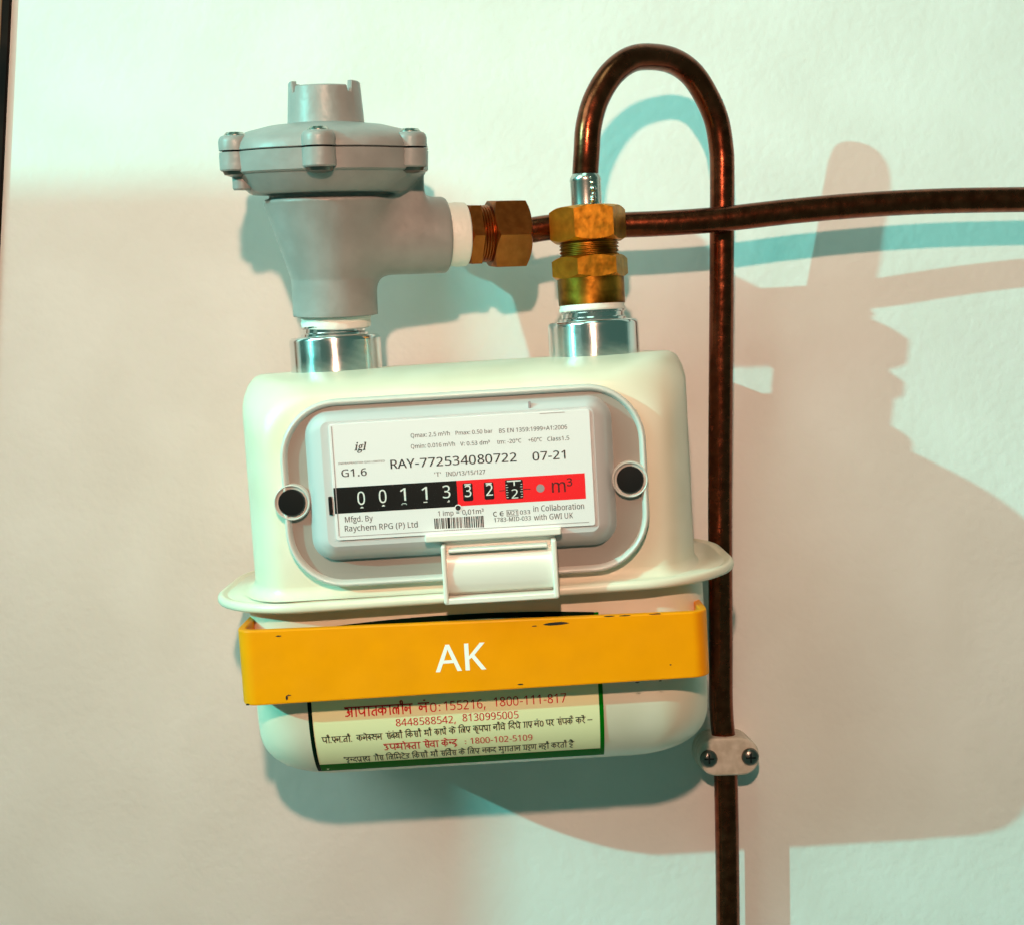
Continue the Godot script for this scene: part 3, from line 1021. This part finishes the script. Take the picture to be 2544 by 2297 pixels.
func meter_union(frame: Transform3D) -> void:
	var t := thing("brass_union", "upright yellow brass pipe union on the right meter connection, below the copper loop", "pipe union", frame, "brass pipe unions")
	obj("thread_tape", lathe([Vector2(13.0, 62.0), Vector2(13.9, 62.6), Vector2(14.1, 63.6), Vector2(13.6, 64.4), Vector2(13.9, 65.6), Vector2(13.0, 67.0)], Transform3D(), 56, 50.0), mat.thread_tape, t)
	obj("socket", lathe([Vector2(0, 65.0), Vector2(13.6, 65.0), Vector2(14.1, 65.5), Vector2(14.2, 76.6)], Transform3D(), 64), mat.dull_brass, t)
	obj("hex_body", hex_nut(16.4, 2.0, 76.2, 85.4, -82.0), mat.brass, t)
	obj("thread", lathe(thread_profile(12.6, 85.0, 92.6, 1.5), Transform3D(), 56, 25.0), mat.dull_brass, t)
	obj("hex_nut", hex_nut(16.4, 5.0, 91.6, 105.9, -83.5), mat.brass, t)
	obj("sleeve", lathe([Vector2(6.9, 105.0), Vector2(6.9, 106.6), Vector2(6.5, 107.0), Vector2(6.5, 116.6), Vector2(6.7, 117.4), Vector2(6.4, 118.6), Vector2(5.4, 120.2)], Transform3D(), 40), mat.solder, t, "tinned sleeve of the brass union, with a run of solder")
	var s := Shape.new()
	var drip := [[-0.6, 117.6, 0.6], [-0.2, 115.5, 1.0], [0.2, 113.0, 1.5], [0.3, 110.8, 1.0], [0.0, 109.2, 1.4], [-0.2, 108.3, 1.3]]
	for d in drip:
		lathe_into(s, [Vector2(0, -d[2]), Vector2(d[2] * 0.7, -d[2] * 0.7), Vector2(d[2], 0), Vector2(d[2] * 0.7, d[2] * 0.7), Vector2(0, d[2])], Transform3D(Basis(), V(2.4 + d[0], d[1], 6.1)), 16, 60.0)
	obj("solder_drip", s.done(), mat.solder, t)


# ------------------------------------------------------------------ pipes and clip
func pipes(outlet: Vector3, top: Vector3) -> void:
	var loop := [hang * (V(38.0, 106, 0) * MM) / MM, hang * (V(38.0, 118, 0) * MM) / MM]
	for p in [V(31.9, 132.3, 79), V(32.7, 143.3, 80), V(36.0, 155.1, 79), V(42.5, 166.3, 76.5), V(51.0, 174.0, 72), V(60.4, 177.3, 66), V(71.4, 178.0, 58), V(80.7, 174.2, 51.5), V(87.9, 166.2, 46), V(93.2, 156.4, 42), V(95.7, 145.5, 39.5), V(96.6, 133.0, 38), V(97.2, 87.1, 33), V(97.6, 35.6, 28), V(98.1, -21.5, 23), V(99.3, -82.1, 17.5), V(100.1, -116.6, 14), V(102.0, -138.7, 13), V(102.8, -165.0, 13), V(103.2, -192.3, 13), V(103.5, -221.5, 13), V(103.8, -260.0, 13), V(104.0, -420.0, 13), V(104.0, -900.0, 13)]:
		loop.append(p)
	var t := thing("copper_pipe", "dark copper pipe looping over from the right union and running down the wall", "copper pipe", Transform3D(), "copper gas pipes")
	obj("tube", tube(loop, 5.65), mat.aged_copper, t)
	# worn stamped marks along the front of the falling pipe
	var dice := RandomNumberGenerator.new()
	dice.seed = 21
	var s := Shape.new()
	var y := 84.0
	while y > -62.0:
		var k := 0
		var z := 33.0
		var x := 97.2
		while k < 5:
			var a: Array = [[87.1, 33.0, 97.2], [35.6, 28.0, 97.6], [-21.5, 23.0, 98.1], [-82.1, 17.5, 99.3], [-116.6, 14.0, 100.2]][k]
			if y <= a[0]:
				var b: Array = [[35.6, 28.0, 97.6], [-21.5, 23.0, 98.1], [-82.1, 17.5, 99.3], [-116.6, 14.0, 100.2], [-140.0, 13.0, 102.0]][k]
				var f: float = clampf((y - a[0]) / (b[0] - a[0]), 0.0, 1.0)
				z = lerpf(a[1], b[1], f)
				x = lerpf(a[2], b[2], f)
			k += 1
		for j in dice.randi_range(1, 3):
			var long := dice.randf() < 0.5
			var w := 2.0 if long else 0.4
			var h := 0.4 if long else 1.6
			var off := dice.randf_range(-0.9, 0.9) if not long else 0.0
			var mark := V(x - 0.8 + off, y - j * 0.8, z + 5.5)
			plate_into(s, mark.x - w / 2, mark.x + w / 2, mark.y - h / 2, mark.y + h / 2, 0.15, mark.z - 0.3, mark.z + 0.22, 0.12, 1)
		y -= dice.randf_range(2.6, 3.6) + (4.0 if dice.randf() < 0.12 else 0.0)
	obj("stamped_marks", s.done(), mat.aged_copper, t)
	var run := [outlet]
	for p in [V(15.5, 104.5, 55.2), V(23.2, 105.2, 53.5), V(34.6, 105.8, 52.5), V(66.6, 107.1, 51.5), V(94.1, 109.2, 50.5), V(126.4, 113.1, 49), V(158.8, 116.2, 47.5), V(193.8, 118.3, 46), V(232.4, 119.2, 45), V(275.3, 119.9, 44), V(322.0, 120.3, 43), V(600.0, 121, 45)]:
		run.append(p)
	t = thing("copper_pipe", "dark copper pipe running level from the sideways union out to the right", "copper pipe", Transform3D(), "copper gas pipes")
	obj("tube", tube(run, 5.65), mat.aged_copper, t)


func pipe_clip() -> void:
	var t := thing("pipe_clip", "off-white plastic pipe clip with two crosshead screws holding the falling pipe", "pipe clip", Transform3D(Basis(V(0, 0, 1), deg_to_rad(1.6)), V(102.6, -138.9, 0) * MM))
	obj("base", plate(-14.6, 14.6, -11.0, 8.8, 9.5, 0, 9.5, 1.0, 10), mat.clip_plastic, t)
	var bridge := Shape.new()
	plate_into(bridge, -14.4, 14.4, -9.0, 8.9, 8.6, 10.2, 21.5, 1.1, 10)
	obj("saddle", bridge.done(), mat.clip_plastic, t)
	for x in [-9.7, 9.9]:
		var xf := Transform3D(Basis(V(1, 0, 0), PI / 2.0), V(x, -0.3 + 0.02 * x, 0))
		var seat := obj("screw", lathe([Vector2(4.1, 20.5), Vector2(4.1, 22.2), Vector2(3.4, 23.2), Vector2(2.0, 23.8), Vector2(0, 24.0)], xf, 32, 60.0), mat.screw_steel, t)
		obj("cross_slot", plate(x - 0.4, x + 0.4, -2.6, 2.0, 0.1, 23.0, 24.05, 0.05), mat.black_plastic, seat)
		obj("cross_slot", plate(x - 2.3, x + 2.3, -0.7, 0.1, 0.1, 23.0, 24.06, 0.05), mat.black_plastic, seat)


# ------------------------------------------------------------------ wall and what stands by it
func place() -> void:
	var s := Shape.new()
	plate_into(s, -1400, 1600, -1300, 1300, 1.0, -120, 0, 0.5, 1)
	structure("wall", s.done(), mat.plaster, "pale plastered wall behind the gas meter", "wall")
	var tilt := Transform3D(Basis(V(0, 0, 1), deg_to_rad(-2.7)), V(-247.6, 175.0, 0) * MM)
	var t := thing("wooden_trim", "dark wooden trim standing on the wall at the upper left corner", "trim", tilt)
	obj("dark_strip", plate(-3.6, 0.4, -1250, 1050, 0.3, 0, 2.4, 0.4, 2), mat.dark_wood, t)
	obj("board", plate(-90, -3.7, -1250, 1050, 0.3, 0, 2.0, 0.4, 2), mat.tan_wood, t)
	s = Shape.new()
	plate_into(s, -900, 0, -1500, 0, 1.0, -14, 0, 1.0, 1)
	var low := structure("side_wall", s.done(), mat.plaster, "low plastered wall standing before the wall, to the left", "wall")
	low.transform = Transform3D(Basis(V(0, 0, 1), deg_to_rad(1.2)), V(-981, 428, 609) * MM)


func lights() -> void:
	# a bare warm bulb near the viewer
	var bulb := OmniLight3D.new()
	bulb.name = "warm_bulb_light"
	bulb.position = V(-30, 230, 760) * MM
	bulb.light_color = Color(1.0, 0.57, 0.40).linear_to_srgb()
	bulb.light_energy = 0.40
	bulb.light_size = 0.012
	bulb.omni_range = 6.0
	bulb.omni_attenuation = 2.0
	bulb.shadow_enabled = true
	add_child(bulb)
	# a cool white lamp far to the left
	var lamp := OmniLight3D.new()
	lamp.name = "cool_lamp_light"
	lamp.position = V(-2470, 890, 1550) * MM
	lamp.light_color = Color(0.16, 1.0, 0.90).linear_to_srgb()
	lamp.light_energy = 7.2
	lamp.light_size = 0.018
	lamp.omni_range = 8.0
	lamp.omni_attenuation = 2.0
	lamp.shadow_enabled = true
	add_child(lamp)
	# daylight from a large opening, above and to the left
	var fill := AreaLight3D.new()
	fill.name = "opening_light"
	fill.position = V(-300, 1700, 1100) * MM
	fill.area_size = Vector2(0.6, 0.6)
	fill.light_color = Color(0.5, 1.0, 0.75).linear_to_srgb()
	fill.light_energy = 0.5
	fill.shadow_enabled = true
	add_child(fill)
	fill.look_at(V(0, 0, 100) * MM, Vector3.UP)
	# the bright room in front of the wall
	var room := AreaLight3D.new()
	room.name = "room_light"
	room.position = V(-1500, 1200, 1300) * MM
	room.area_size = Vector2(1.2, 1.2)
	room.light_color = Color(0.70, 1.0, 0.88).linear_to_srgb()
	room.light_energy = 2.1
	room.shadow_enabled = true
	add_child(room)
	room.look_at(V(0, 0, 100) * MM, Vector3.UP)


func _ready() -> void:
	var cam := Camera3D.new()
	cam.name = "camera"
	cam.position = V(0, 0, 620) * MM
	cam.fov = 40.09
	cam.near = 0.01
	cam.far = 30.0
	cam.current = true
	add_child(cam)
	var around := WorldEnvironment.new()
	around.name = "world_environment"
	var e := Environment.new()
	e.background_mode = Environment.BG_COLOR
	e.background_color = Color(0.06, 0.135, 0.105).linear_to_srgb()
	e.tonemap_mode = Environment.TONE_MAPPER_LINEAR
	e.tonemap_exposure = 1.0
	e.sdfgi_enabled = true
	e.ssao_enabled = true
	e.ssil_enabled = true
	around.environment = e
	add_child(around)
	lights()

	var f := SystemFont.new()
	f.font_names = PackedStringArray(["Droid Sans"])
	sans = f
	f = SystemFont.new()
	f.font_names = PackedStringArray(["Droid Sans"])
	var heavy := FontVariation.new()
	heavy.base_font = f
	heavy.variation_embolden = 0.18
	sans_bold = heavy
	f = SystemFont.new()
	f.font_names = PackedStringArray(["Droid Serif"])
	f.font_weight = 700
	serif = f
	f = SystemFont.new()
	f.font_names = PackedStringArray(["Droid Sans Mono"])
	mono = f
	hang = Transform3D((Basis(V(0, 0, 1), deg_to_rad(3.4)) * Basis(V(1, 0, 0), deg_to_rad(5.0))).scaled(Vector3.ONE * 1.0165), V(0, 0, 66) * MM)
	materials()
	place()
	gas_meter()
	strap()
	var own := Transform3D(Basis(V(0, 0, 1), deg_to_rad(-1.9)) * Basis(V(1, 0, 0), deg_to_rad(5.5)) * Basis(V(0, 1, 0), deg_to_rad(15.0)), V(-71.2, 66.0, 0) * MM)
	regulator(hang * own)
	outlet_union(hang * own)
	meter_union(hang * Transform3D(Basis(), V(38.0, 0, 0) * MM))
	pipes(hang * own * (V(80.0, 33.5, 0) * MM) / MM, hang * (V(38.0, 118, 0) * MM) / MM)
	pipe_clip()
